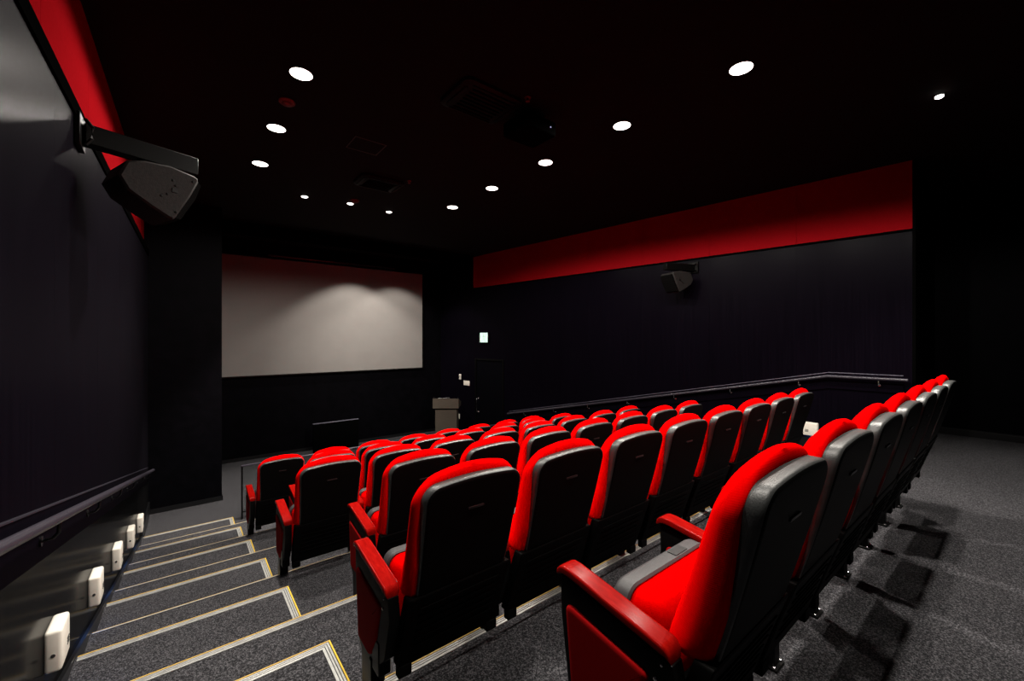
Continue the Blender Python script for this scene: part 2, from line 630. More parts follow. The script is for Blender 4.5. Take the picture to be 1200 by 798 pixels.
bm = bmesh.new()
sloped(bm, lx, NOSE, 7.3, -.3, .035, .022, .04, -1)
wall_strip(bm, lx, Y_REAR, NOSE, T1, T1 + .04, .022, .04, -1)
wall_strip(bm, lx, 7.3, PIER_Y, FLOOR0, FLOOR0 + .2, .022, .04, -1)
struct('baseboard_left', bm, 'skirting')
bm = bmesh.new()
sloped(bm, rx, NOSE, 7.3, -.3, .10, .022, .04, 1)
wall_strip(bm, rx, RW_END, NOSE, T1, T1 + .1, .022, .04, 1)
wall_strip(bm, rx, 7.3, DOOR_A - .08, FLOOR0, FLOOR0 + .1, .022, .04, 1)
wall_strip(bm, rx, DOOR_B + .08, Y_SCR - .02, FLOOR0, FLOOR0 + .1, .022, .04, 1)
struct('baseboard_right', bm, 'skirting')

# ------------------------------------------------------------------ door in the right wall
bm = bmesh.new()
ang = math.atan(.1007)
d = bpy.data.objects.new('door_1', None)
C.objects.link(d)
d.location = (rx(DOOR_A), DOOR_A, FLOOR0 + ZO)
d.rotation_euler = (0, 0, ang)
d['kind'] = 'structure'
DW = (DOOR_B - DOOR_A) / math.cos(ang)
DH = DOOR_TOP - FLOOR0
box(bm, .012, .05, .045, DW - .045, .004, DH - .045)
leaf = obj('door_leaf', bm, 'door', d)
bm = bmesh.new()
box(bm, -.02, .05, 0, .04, 0, DH)
box(bm, -.02, .05, DW - .04, DW, 0, DH)
box(bm, -.02, .05, .04, DW - .04, DH - .04, DH)
obj('door_frame', bm, 'black_metal', d)
bm = bmesh.new()
hy = DW - .12
tube(bm, [(.012, hy, 1.12), (-.05, hy, 1.12), (-.058, hy, 1.105), (-.058, hy, .78), (-.05, hy, .765), (.012, hy, .765)], .011, 10)
lathe(bm, [(.026, 0), (.026, -.012)], (.012, hy, 1.12), 14, axis='X')
lathe(bm, [(.026, 0), (.026, -.012)], (.012, hy, .765), 14, axis='X')
obj('door_handle', bm, 'steel', leaf)
del bm

def on_right(y, z, off=0.0):
    return (rx(y) - off, y, z)

# emergency exit sign above the door: white running figure and doorway on green, unlettered
t = thing('exit_sign', 'small lit green and white emergency exit sign on the dark wall above the door', 'sign', on_right(8.93, -.13), ang)
bm = bmesh.new()
box(bm, -.05, 0, -.17, .17, 0, .28, bev=.006)
obj('housing', bm, 'frame', t)
bm = bmesh.new()
box(bm, -.053, -.0505, -.155, .155, .015, .265)
face = obj('sign_face', bm, 'sign_white', t)
bm = bmesh.new()
X = -.0545
def fig(pts):
    quad_prism(bm, [(X, -p[0], p[1]) for p in pts], (-.0015, 0, 0))
fig([(-.155, .015), (-.125, .015), (-.125, .265), (-.155, .265)])
fig([(.06, .02), (.14, .02), (.14, .035), (.075, .035), (.075, .235), (.14, .235), (.14, .25), (.06, .25)])
lathe(bm, [(.019, 0), (.019, -.0015)], (X, .012, .222), 14, axis='X')
fig([(-.02, .195), (.008, .203), (.022, .150), (-.002, .125)])                 # trunk
fig([(.0, .135), (.025, .14), (.052, .092), (.04, .045), (.024, .048), (.03, .088)])  # front leg
fig([(-.004, .13), (.014, .128), (-.012, .08), (-.062, .06), (-.066, .074), (-.026, .092)])  # rear leg
fig([(.0, .196), (.016, .198), (.04, .166), (.066, .168), (.066, .156), (.034, .152)])  # arm
fig([(-.018, .193), (-.006, .188), (-.034, .162), (-.05, .132), (-.062, .137), (-.046, .17)])  # arm
obj('pictogram', bm, 'sign_green', face)

# switch plate, small switch and wall socket near the lectern
t = thing('switch_plate', 'cream rectangular switch plate on the dark wall left of the door', 'switch', on_right(9.70, -1.31), ang)
bm = bmesh.new(); box(bm, -.014, 0, -.13, .13, 0, .13, bev=.004); obj('plate', bm, 'white_plastic', t)
for k in range(3):
    bm = bmesh.new(); box(bm, -.020, -.0142, -.10 + k * .07, -.045 + k * .07, .03, .10, bev=.002)
    obj('rocker', bm, 'white_plastic', t)
t = thing('wall_phone', 'slim cream wall handset higher than the switch plate, left of the door', 'telephone', on_right(9.98, -1.17), ang)
bm = bmesh.new(); box(bm, -.03, 0, -.035, .035, 0, .16, bev=.008, seg=2); obj('cradle', bm, 'white_plastic', t)
bm = bmesh.new(); tube(bm, [(-.036, 0, .02), (-.042, 0, .05), (-.042, 0, .12), (-.036, 0, .15)], .013, 10); obj('handset', bm, 'white_plastic', t)
t = thing('wall_socket', 'small white wall socket low on the dark wall right of the lectern', 'socket', on_right(10.05, -2.27), ang)
bm = bmesh.new(); box(bm, -.012, 0, -.04, .04, 0, .13, bev=.003); obj('plate', bm, 'white_plastic', t)
bm = bmesh.new()
tube(bm, [(-.012, 0, .05), (-.05, 0, .045), (-.06, .02, -.02), (-.055, .06, -.12), (-.05, .10, -.30), (-.05, .11, -.445)], .007, 8)
obj('cable', bm, 'white_plastic', t)

# ------------------------------------------------------------------ cinema screen
SX0, SX1, SZ0, SZ1 = .66, 5.40, -.845, 1.818
t = thing('projection_screen', 'large grey projection screen in a thin black frame on the front wall', 'screen', (SX0, Y_SCR, SZ0))
W_, H_ = SX1 - SX0, SZ1 - SZ0
bm = bmesh.new(); box(bm, 0, W_, -.062, -.05, 0, H_); obj('screen_fabric', bm, 'screen', t)
bm = bmesh.new()
box(bm, -.03, W_ + .03, -.085, 0, -.03, 0, bev=.004)
box(bm, -.03, W_ + .03, -.085, 0, H_, H_ + .03, bev=.004)
box(bm, -.03, 0, -.085, 0, 0, H_)
box(bm, W_, W_ + .03, -.085, 0, 0, H_)
obj('screen_frame', bm, 'black_metal', t)
bm = bmesh.new(); box(bm, .9, 3.9, -.11, 0, H_ + .055, H_ + .085, bev=.008, seg=2); obj('top_rail', bm, 'rail', t)

# wide flat panel standing on the front floor below the screen
t = thing('floor_panel', 'wide flat black panel standing on the floor below the screen', 'panel', (2.93, 10.45, FLOOR0))
bm = bmesh.new(); box(bm, -.52, .52, -.03, .03, .03, .71, bev=.006, seg=2); obj('board', bm, 'trim_black', t)
bm = bmesh.new(); box(bm, -.525, .525, -.034, .034, .7105, .724, bev=.003); obj('top_highlight', bm, 'edge_highlight', t)  # thin cap coloured light grey as the highlight on the upper edge
for sx in (-.4, .4):
    bm = bmesh.new(); box(bm, sx - .03, sx + .03, -.13, .13, 0, .0295, bev=.004); obj('foot', bm, 'frame', t)

# lectern, turned towards the seats
LA = math.radians(-38.66)
t = thing('lectern', 'taupe lectern with an overhanging top block in the front right corner', 'lectern', (5.395, 9.5, FLOOR0), LA)
bm = bmesh.new(); box(bm, -.28, .28, 0, .40, .03, .86, bev=.006); obj('body', bm, 'lectern', t)
bm = bmesh.new(); box(bm, -.265, .265, .02, .38, .86, .905); obj('recess', bm, 'frame', t)
bm = bmesh.new()
quad_prism(bm, [(-.335, -.06, .905), (-.335, .46, .905), (-.335, .46, 1.02), (-.335, -.03, 1.155), (-.335, -.06, 1.155)], (.67, 0, 0))
obj('top_block', bm, 'lectern', t)
bm = bmesh.new(); box(bm, -.29, .29, -.01, .40, 0, .03); obj('plinth', bm, 'frame', t)
def on_lectern(px, py, pz):
    return (5.395 + px * math.cos(LA) - py * math.sin(LA), 9.5 + px * math.sin(LA) + py * math.cos(LA), FLOOR0 + pz)
p = thing('papers', 'white papers leaning at the upper edge of the lectern top', 'paper', on_lectern(-.09, -.045, 1.1555), LA)
for k, (px, a) in enumerate([(-.06, .1), (.06, -.05), (.14, .06)]):
    bm = bmesh.new(); box(bm, -.05, .05, -.01, .13, .0, .003)
    bmesh.ops.rotate(bm, verts=bm.verts[:], cent=(0, 0, 0), matrix=Matrix.Rotation(a, 3, 'Z') @ Matrix.Rotation(-.22, 3, 'X'))
    bmesh.ops.translate(bm, verts=bm.verts[:], vec=(px, 0, .012 + .004 * k))
    obj('sheet', bm, 'paper', p)
for px, lab in ((-.315, 'small silver clip microphone at the left end of the lectern top'), (.315, 'small silver clip microphone at the right end of the lectern top')):
    p = thing('table_microphone', lab, 'microphone', on_lectern(px, -.045, 1.155), LA)
    bm = bmesh.new(); lathe(bm, [(.014, 0), (.014, .006), (.006, .01)], seg=14); obj('base', bm, 'frame', p)
    bm = bmesh.new(); tube(bm, [(0, 0, .008), (.004, -.004, .022), (.012, -.01, .04)], .006, 8); obj('stem', bm, 'steel', p)

# ------------------------------------------------------------------ low barrier before the front floor
BY, BZ = 7.42, .81
xs = [.72, 2.31, 3.90, 5.49]
t = thing('front_barrier', 'low thin black framed glass barrier standing before the front row', 'barrier', (.72, BY, FLOOR0))
bm = bmesh.new(); box(bm, -.012, xs[-1] - xs[0] + .012, -.02, .02, BZ - .02, BZ, bev=.004); obj('top_rail', bm, 'rail', t)
bm = bmesh.new(); box(bm, .012, xs[-1] - xs[0] - .012, -.01, .01, .10, .115); obj('bottom_rail', bm, 'frame', t)
for x in xs:
    bm = bmesh.new(); box(bm, x - xs[0] - .011, x - xs[0] + .011, -.012, .012, 0, BZ - .02); obj('post', bm, 'frame', t)
for a, c in zip(xs, xs[1:]):
    bm = bmesh.new(); box(bm, a - xs[0] + .02, c - xs[0] - .02, -.003, .003, .13, BZ - .03); obj('pane', bm, 'glass', t)

# ------------------------------------------------------------------ handrails with their backing boards
RAIL_H = .86
def rail_z(y): return -.636 - .2155 * (y - 1.96)
t = thing('handrail', 'dark round handrail with iron brackets running down the left wall', 'handrail', (lx(1.7), NOSE, T1))
base = Vector((lx(1.7), NOSE, T1))
def rel(p): return tuple(Vector(p) - base)
def left_pt(y, z, off): return rel((lx(y) + off, y, z))
bm = bmesh.new()
YA, YB = 0.2, 8.2
pts = [left_pt(YA, rail_z(1.3), .075), left_pt(1.3, rail_z(1.3), .075), left_pt(YB, rail_z(YB), .075)]
tube(bm, pts, .021, 16)
obj('rail', bm, 'rail', t)
bm = bmesh.new()
def board(bm, f, ya, yb, za0, za1, zb0, zb1, off, thick, side, b0):
    s = -side
    pts = [(f(ya) + s * off, ya, za0), (f(yb) + s * off, yb, zb0), (f(yb) + s * off, yb, zb1), (f(ya) + s * off, ya, za1)]
    quad_prism(bm, [tuple(Vector(p) - b0) for p in pts], (side * (thick), 0, 0))
z1_, zb_ = rail_z(1.3), rail_z(YB)
board(bm, lx, 1.3, YB, z1_ - .17, z1_ + .045, zb_ - .17, zb_ + .045, .018, .0175, -1, base)
bb = obj('backing_board', bm, 'wall_panel', t)
bm = bmesh.new()
board(bm, lx, 1.3, YB, z1_ + .0455, z1_ + .052, zb_ + .0455, zb_ + .052, .022, .0215, -1, base)
obj('highlight_strip', bm, 'left_edge_highlight', bb)  # strip coloured as the highlight on the board's top edge
for y in (1.62, 2.62, 3.62, 4.62, 5.62, 6.62, 7.62):
    z = rail_z(y)
    bm = bmesh.new()
    tube(bm, [left_pt(y, z - .018, .075), left_pt(y, z - .062, .072), left_pt(y, z - .082, .055), left_pt(y, z - .085, .02)], .007, 8)
    p = left_pt(y, z - .085, .0185)
    lathe(bm, [(.022, 0), (.022, .006)], p, 14, axis='X')
    obj('bracket', bm, 'bracket', t)

def rrail_z(y): return -.522 - max(0, y - 1.72) * .213
t = thing('handrail', 'dark handrail with a level end running down the far right wall', 'handrail', (rx(1.72), NOSE, T1))
base2 = Vector((rx(1.72), NOSE, T1))
def right_pt(y, z, off): return tuple(Vector((rx(y) - off, y, z)) - base2)
bm = bmesh.new()
tube(bm, [right_pt(.93, -.522, .075), right_pt(1.72, -.522, .075), right_pt(8.0, rrail_z(8.0), .075)], .021, 16)
obj('rail', bm, 'rail', t)
for ya, yb in ((.98, 1.72), (1.72, 8.0)):
    bm = bmesh.new()
    board(bm, rx, ya, yb, rrail_z(ya) - .17, rrail_z(ya) + .045, rrail_z(yb) - .17, rrail_z(yb) + .045, .018, .0175, 1, base2)
    bb = obj('backing_board', bm, 'wall_panel', t)
    bm = bmesh.new()
    board(bm, rx, ya, yb, rrail_z(ya) + .0455, rrail_z(ya) + .054, rrail_z(yb) + .0455, rrail_z(yb) + .054, .022, .0215, 1, base2)
    obj('highlight_strip', bm, 'edge_highlight', bb)  # lighter strip stands in for the highlight on the board edge
for y in (1.2, 2.05, 2.95, 3.85, 4.75, 5.65, 6.55, 7.45):
    z = rrail_z(y)
    bm = bmesh.new()
    tube(bm, [right_pt(y, z - .018, .075), right_pt(y, z - .062, .072), right_pt(y, z - .082, .055), right_pt(y, z - .085, .02)], .007, 8)
    lathe(bm, [(.018, 0), (.014, -.012)], right_pt(y, z - .085, .0185), 12, axis='X')
    obj('bracket', bm, 'steel', t)

# ------------------------------------------------------------------ step lights on the walls
def step_light(x, y, z, side, label, group):
    """white wall box; its back at x, side -1 hangs on the left wall, +1 on the right wall"""
    s = -side
    t = thing('step_light', label, 'wall light', (x, y, z), 0, group)
    bm = bmesh.new()
    xa, xb = sorted((0, s * .058))
    box(bm, xa, xb, -.088, .088, 0, .188, bev=.014, seg=3)
    obj('housing', bm, 'white_plastic', t)
    bm = bmesh.new()
    xa, xb = sorted((s * .0578, s * .0596))
    for k in range(3):
        box(bm, xa, xb, .02, .06, .055 + k * .013, .062 + k * .013)
    obj('vent', bm, 'groove', t)
    bm = bmesh.new()
    lathe(bm, [(.008, 0), (.008, -.003), (.004, -.003)], (s * .03, -.0875, .08), 12, axis='Y')
    obj('screw', bm, 'steel', t)
    bm = bmesh.new()
    xa, xb = sorted((s * .008, s * .040))
    box(bm, xa, xb, -.066, .066, -.0008, .0005)
    obj('blue_lens', bm, 'blue_glow', t)
    return t
names = ['nearest white step light low on the left wall', 'second nearest white step light low on the left wall',
         'third white step light down the left wall', 'fourth white step light down the left wall, next to last',
         'farthest small white step light on the left wall']
for k in range(5):
    y = 2.84 + k
    step_light(lx(y) + .001, y, -1.415 - .2145 * k - .1, -1, names[k], 'step lights along the left wall')
step_light(rx(1.92) - .001, 1.92, -1.375, 1, 'white step light on the far right wall seen between two seat rows', 'step lights along the right wall')

# ------------------------------------------------------------------ cinema seats
# seat frame: x along the row (centre 0), y towards the screen from the rear top corner of the shell, z from the tier
def prof(points, z):
    for (za, ya), (zb, yb) in zip(points, points[1:]):
        if za <= z <= zb:
            return ya + (yb - ya) * (z - za) / (zb - za)
    (za, ya), (zb, yb) = (points[0], points[1]) if z < points[0][0] else (points[-2], points[-1])
    return ya + (yb - ya) * (z - za) / (zb - za)
def smooth_prof(points, z):
    return (prof(points, z - .03) + prof(points, z) + prof(points, z + .03)) / 3
REAR = [(.28, .245), (.5, .175), (.7, .105), (.9, .05), (1.05, .012), (1.12, .0)]
FRONT = [(.55, .30), (.7, .252), (.85, .20), (.97, .163), (1.06, .132), (1.13, .108), (1.2, .09)]

def build_seat():
    parts = {}
    # moulded shell: rear face leans back, a narrow rim stands around it
    bm = bmesh.new()
    ol = outline(.452, .655, 1.105, .058, .02, arch=.016, n=7, taper=.07, ntop=8)
    def place_shell(x, s, d):
        deep = max(.3, min(1, (s - .68) / .36))
        return (x, smooth_prof(REAR, s) + d * deep, s)
    back = inset_outline(ol, .015)
    loft(bm, [(inset_outline(ol, .004), .052), (ol, .046), (ol, .014), (inset_outline(ol, .005), .004), (back, 0), (inset_outline(ol, .020), 0)]
         + [(shrink(back, q), .0) for q in (.75, .5, .25, .06)], place_shell, cap_mi=1, cap_from=3)
    parts['shell'] = bm
    # wide lower cover with pressed louvres, down to the hinge tabs
    bm = bmesh.new()
    ol = outline(.484, .335, .662, .008, .012, n=3, ntop=6)
    def place_low(x, s, d):
        return (x, smooth_prof(REAR, s) - d, s)
    flat = inset_outline(ol, .006)
    loft(bm, [(ol, -.045), (ol, .002), (flat, .006), (inset_outline(ol, .009), .006)] + [(shrink(flat, q), .006) for q in (.75, .5, .25, .06)], place_low)
    for k in range(6):
        s = .60 - k * .036
        wv = [(-.19, s), (.19, s), (.19, s + .006), (-.19, s + .006)]
        loft(bm, [(wv, .0055), (wv, .0095), ([(a * .99, c) for a, c in wv], .0105)], place_low)
    for sx in (-1, 1):
        xa, xb = sorted((sx * .241, sx * .185))
        box(bm, xa, xb, .215, .25, .30, .35, bev=.004)
    parts['lower_cover'] = bm
    # small handle slot near the top of the shell
    bm = bmesh.new()
    ol = outline(.075, .985, .995, .004, .004, n=3, ntop=3)
    loft(bm, [(ol, -.003), (ol, .004), (inset_outline(ol, .002), .005)], place_low)
    parts['number_holder'] = bm
    # backrest cushion, fuller than the shell it sits on
    bm = bmesh.new()
    ol = outline(.478, .645, 1.114, .088, .03, arch=.044, n=9, taper=.0, ntop=10)
    seam = outline(.450, .645, 1.100, .058, .03, arch=.016, n=9, taper=.06, ntop=10)
    def place_cush(x, s, d):
        y0 = smooth_prof(REAR, s) + .046 * max(.3, min(1, (s - .68) / .36))
        y1 = smooth_prof(FRONT, s)
        return (x, y0 + (y1 - y0) * d, s)
    def mixo(a, b, t):
        return [(p[0] * (1 - t) + q[0] * t, p[1] * (1 - t) + q[1] * t) for p, q in zip(a, b)]
    L = [(inset_outline(seam, .03), .02), (seam, .0), (mixo(seam, ol, .65), .06), (ol, .2), (inset_outline(ol, -.004), .42), (ol, .6), (inset_outline(ol, .010), .76),
         (inset_outline(ol, .026), .89), (shrink(inset_outline(ol, .040), .93), .97), (shrink(inset_outline(ol, .045), .72), 1.03),
         (shrink(inset_outline(ol, .045), .45), 1.06), (shrink(inset_outline(ol, .045), .2), 1.07)]
    loft(bm, L, place_cush)
    parts['back_cushion'] = bm
    # tipped-up seat: red cushion facing the back, charcoal pan wrapping it on the screen side
    def place_seat(x, s, d):
        # s 0 = hinge .. .36 = raised front edge, d towards the screen
        y = .352 + .02 * (s / .36) + d
        return (x, y, .375 + s)
    bm = bmesh.new()
    ol = outline(.440, .012, .345, .05, .03, n=6, ntop=6)
    loft(bm, [(inset_outline(ol, .004), .004), (ol, -.004), (inset_outline(ol, .003), -.012), (inset_outline(ol, .012), -.026),
              (shrink(inset_outline(ol, .016), .88), -.042), (shrink(inset_outline(ol, .016), .66), -.052), (shrink(inset_outline(ol, .016), .4), -.057), (shrink(inset_outline(ol, .016), .1), -.058)], place_seat)
    parts['seat_cushion'] = bm
    bm = bmesh.new()
    ol = outline(.466, -.005, .357, .055, .03, n=6, ntop=6)
    inn = inset_outline(ol, .012)
    loft(bm, [(inn, -.002), (inset_outline(ol, .006), -.008), (ol, -.002), (ol, .036), (inset_outline(ol, .006), .048), (inset_outline(ol, .02), .056),
              (shrink(inset_outline(ol, .02), .8), .066), (shrink(inset_outline(ol, .02), .5), .072), (shrink(inset_outline(ol, .02), .1), .074)], place_seat)
    parts['seat_pan'] = bm
    bm = bmesh.new()
    box(bm, .045, .115, .374, .406, .7317, .7345)
    parts['number_plate'] = bm
    return parts

def build_standard(cx):
    """one armrest standard centred on x = cx"""
    parts = {}
    bm = bmesh.new()
    fr = [(.562, .715), (.556, .60), (.52, .325), (.505, .312), (.474, .305), (.466, .0), (.375, .0), (.365, .295), (.315, .315),
          (.225, .40), (.172, .58), (.188, .655)]
    quad_prism(bm, [(cx - .023, y, z) for y, z in fr], (.046, 0, 0))
    es = [e for e in bm.edges if abs(e.verts[0].co.x - e.verts[1].co.x) < 1e-6]
    bmesh.ops.bevel(bm, geom=es, offset=.004, segments=2, profile=.5, affect='EDGES', clamp_overlap=True)
    box(bm, cx - .027, cx + .027, .27, .345, .30, .44, bev=.006)
    box(bm, cx - .030, cx + .030, .345, .375, .0, .33, bev=.004)
    box(bm, cx - .045, cx + .045, .33, .50, 0, .012, bev=.003)
    parts['standard'] = bm
    # cloth panels on both faces, padded with rounded corners
    bm = bmesh.new()
    raw = [(.537, .645), (.506, .345), (.365, .335), (.30, .43), (.247, .602)]
    rad = [.035, .02, .03, .03, .022]
    pan = []
    for i, (q, r) in enumerate(zip(raw, rad)):
        a, c = Vector(raw[i - 1]), Vector(raw[(i + 1) % len(raw)])
        q = Vector(q)
        u, v = (a - q).normalized(), (c - q).normalized()
        for k in range(6):
            t = k / 5
            pan.append(tuple(q + u * r * (1 - t) ** 2 + v * r * t ** 2))
    for s in (-1, 1):
        x0 = cx + s * .0225
        spec = [(0, 0), (.001, .004), (.004, .0075), (.009, .0095), (.016, .0102), (.020, .0102)]
        rings = [[bm.verts.new((x0 + s * d, y, z)) for y, z in inset_outline(pan, i)] for i, d in spec]
        rings.append([bm.verts.new((x0 + s * .0102, y, z)) for y, z in shrink(pan, .5)])
        k = len(pan)
        for a, c in zip(rings, rings[1:]):
            for i in range(k):
                bm.faces.new((a[i], a[(i + 1) % k], c[(i + 1) % k], c[i]))
        bm.faces.new(rings[0]); bm.faces.new(rings[-1])
    parts['side_panel'] = bm
    # lacquered arm top: a flat board with eased edges, its nose turned down
    bm = bmesh.new()
    st = [(.192, .662, .024, .006), (.196, .672, .029, .009), (.206, .681, .031, .011), (.215, .6835, .032, .012), (.36, .707, .032, .012), (.46, .7235, .032, .012),
          (.52, .7325, .032, .012), (.545, .7335, .032, .012), (.560, .729, .031, .012), (.570, .721, .030, .010), (.574, .715, .027, .006)]
    def section(hw, hh):
        r = min(.006, hw * .5, hh * .7)
        out = []
        for cx_, cz_, a0 in ((hw - r, hh - r, 0), (-hw + r, hh - r, 90), (-hw + r, -hh + r, 180), (hw - r, -hh + r, 270)):
            for k in range(5):
                a = math.radians(a0 + 90 * k / 4)
                out.append((cx_ + r * math.cos(a), cz_ + r * math.sin(a)))
        k5 = 5
        res = []
        for q in range(4):
            arc = out[q * k5:(q + 1) * k5]
            pre, nxt = out[q * k5 - 1], out[((q + 1) * k5) % 20]
            def toward(p_, q_, dd):
                v_ = Vector(q_) - Vector(p_)
                return tuple(Vector(p_) + v_ * min(.4, dd / max(v_.length, 1e-6)))
            res.append(toward(arc[0], pre, .003))
            res += arc
            res.append(toward(arc[-1], nxt, .003))
        return res
    rings = [[bm.verts.new((cx + px, y, z + pz)) for px, pz in section(hw, hh)] for y, z, hw, hh in st]
    k20 = len(rings[0])
    for a, c in zip(rings, rings[1:]):
        for k in range(k20):
            bm.faces.new((a[k], a[(k + 1) % k20], c[(k + 1) % k20], c[k]))
    bm.faces.new(rings[0]); bm.faces.new(rings[-1])
    parts['armrest'] = bm
    bm = bmesh.new()
    for y, z, r in ((.232, .60, .006), (.215, .645, .004)):
        for s in (-1, 1):
            lathe(bm, [(r, 0), (r, s * .004), (r * .5, s * .006)], (cx + s * .023, y, z), 10, axis='X')
    for y in (.345, .485):
        for s in (-.036, .036):
            lathe(bm, [(.007, 0), (.007, .006), (.004, .008)], (cx + s, y, .012), 8)
    parts['bolt'] = bm
    return parts

PITCH = .55
SEAT_MAT = {'shell': 'shell', 'lower_cover': 'shell_back', 'number_holder': 'plate', 'back_cushion': 'velour', 'seat_cushion': 'velour',
            'seat_pan': 'pan', 'number_plate': 'plate', 'standard': 'frame', 'side_panel': 'velour_shaded', 'armrest': 'lacquer', 'bolt': 'steel'}
LEVEL2 = {'number_holder': 'shell', 'number_plate': 'seat_pan', 'side_panel': 'standard', 'bolt': 'standard'}
PART_LABEL = {'armrest': 'red lacquered armrest', 'shell': 'black plastic rear shell', 'seat_pan': 'charcoal seat underside'}
meshes = {}
def mesh_of(name, bm):
    finish(bm, 50 if name in ('back_cushion', 'seat_cushion', 'shell') else 38)
    me = bpy.data.meshes.new(name)
    bm.to_mesh(me); bm.free()
    me.materials.append(M[SEAT_MAT[name]])
    if name == 'shell':
        me.materials.append(M['shell_back'])
    return me
for k, bm in build_seat().items():
    meshes[k] = mesh_of(k, bm)
left_std = {k: mesh_of(k, bm) for k, bm in build_standard(-PITCH / 2).items()}
right_std = {k: mesh_of(k, bm) for k, bm in build_standard(PITCH / 2).items()}

def seat(loc, label, group, last):
    t = thing('cinema_seat', label, 'seat', loc, 0, group)
    def add(dic):
        made = {}
        for k in sorted(dic, key=lambda q: q in LEVEL2):
            o = bpy.data.objects.new(k, dic[k])
            C.objects.link(o)
            o.parent = made[LEVEL2[k]] if k in LEVEL2 else t
            if k in PART_LABEL:
                o['label'] = PART_LABEL[k]
            if k == 'bolt':
                o['kind'] = 'stuff'
            made[k] = o
    add(meshes)
    add(left_std)
    if last:
        add(right_std)
    return t

ORD = ['first', 'second', 'third', 'fourth', 'fifth', 'sixth', 'seventh', 'eighth']
ROWN = ['rear row closest to the camera', 'second row from the rear', 'third row from the rear', 'fourth row from the rear',
        'fifth row from the rear', 'front row nearest the screen']
for r in range(1, 7):
    n_s = 7 if r % 2 else 8
    x0 = (1.215 if r == 1 else 1.195) if r % 2 else .915
    pit = PITCH
    yc = .345 + RUN * (r - 1)
    for k in range(n_s):
        if k == 0:
            lab = f'red cinema seat at the left aisle end of the {ROWN[r-1]}'
        elif k == n_s - 1:
            lab = f'red cinema seat at the far right end of the {ROWN[r-1]}'
        else:
            lab = f'red cinema seat, {ORD[k]} from left aisle in {ROWN[r-1]}'
        seat((x0 + pit * k, yc, tier_z(r)), lab, 'red cinema seats in six rows', k == n_s - 1)

# ------------------------------------------------------------------ ceiling fittings
def lamp_light(parent, power, size_deg, blend, loc=(0, 0, 0), target=None, radius=.05):
    ld = bpy.data.lights.new('lamp', 'SPOT')
    ld.energy = power
    ld.color = LAMP_COLOR
    ld.spot_size = math.radians(size_deg)
    ld.spot_blend = blend
    ld.shadow_soft_size = radius
    lo = bpy.data.objects.new('lamp', ld)
    C.objects.link(lo)
    lo.parent = parent
    lo.location = loc
    if target is not None:
        dv = Vector(target)
        lo.rotation_euler = dv.to_track_quat('-Z', 'Y').to_euler()
    return lo

def downlight(x, y, label, group, spill=True):
    t = thing('downlight', label, 'ceiling light', (x, y, H), 0, group)
    bm = bmesh.new()
    lathe(bm, [(.086, -.0005), (.096, -.0005), (.096, -.006), (.092, -.009), (.086, -.009)], seg=36)
    obj('rim', bm, 'lamp_rim', t)
    bm = bmesh.new()
    lathe(bm, [(.0855, -.001), (.0855, -.0095), (.06, -.011), (.02, -.012)], seg=36)
    obj('diffuser', bm, 'lamp', t)
    lamp_light(t, DOWNLIGHT_POWER * (1 if x > 2 else .72), 85, .5, (0, 0, -.05))
    if spill:
        lamp_light(t, SPILL_POWER * (1 if x < 2 else 2.2 if y < 4 else 1.2 if y < 5 else .8), 168, .20, (0, 0, -.03))
    return t

YL = [.32, 1.465, 2.63, 3.78, 4.92, 6.05]
RL = {1: 'round downlight in the right ceiling row, nearest of those in view', 2: 'second nearest round downlight in the right ceiling row',
      3: 'third round downlight in the right ceiling row', 4: 'fourth round downlight in the right ceiling row', 5: 'farthest round downlight in the right ceiling row'}
LL = {0: 'left row downlight above the camera end of the rear seats', 1: 'left row downlight above the second row of seats', 2: 'left row downlight above the third row of seats', 3: 'nearest round downlight of the three in the left ceiling row', 4: 'middle round downlight of the three in the left ceiling row',
      5: 'farthest round downlight of the three in the left ceiling row'}
for i, y in enumerate(YL):
    downlight(3.56, y, RL.get(i, 'right row downlight above the rear row of seats'), 'ceiling downlights, right row')
    downlight(.78, y, LL.get(i, 'round downlight in the left ceiling row behind the view'), 'ceiling downlights, left row', y > 3)

def screen_spot(x, y, tgt, power, label, deg=66, blend=.3):
    t = thing('spotlight', label, 'ceiling light', (x, y, H), 0, 'small spotlights before the screen')
    bm = bmesh.new(); lathe(bm, [(.048, -.0005), (.058, -.0005), (.058, -.006), (.048, -.008)], seg=24); obj('rim', bm, 'lamp_rim', t)
    bm = bmesh.new(); lathe(bm, [(.0475, -.001), (.0475, -.011), (.035, -.017), (.012, -.019)], seg=24); obj('diffuser', bm, 'lamp', t)
    lamp_light(t, power, deg, blend, (0, 0, -.04), (tgt[0] - x, tgt[1] - y, tgt[2] - H), .03)
    return t
screen_spot(1.50, 7.03, (1.2, 8.0, -2.7), SPOT_POWER * 1.5, 'small spotlight at the left before the screen', 56, .6)
screen_spot(2.16, 6.93, (3.6, 10.85, -.9), SPOT_POWER * .62, 'middle small spotlight before the screen, beside the detector', 54, 1.0)
screen_spot(2.83, 6.97, (4.45, 10.85, -1.0), SPOT_POWER * .46, 'small spotlight at the right before the screen', 54, 1.0)
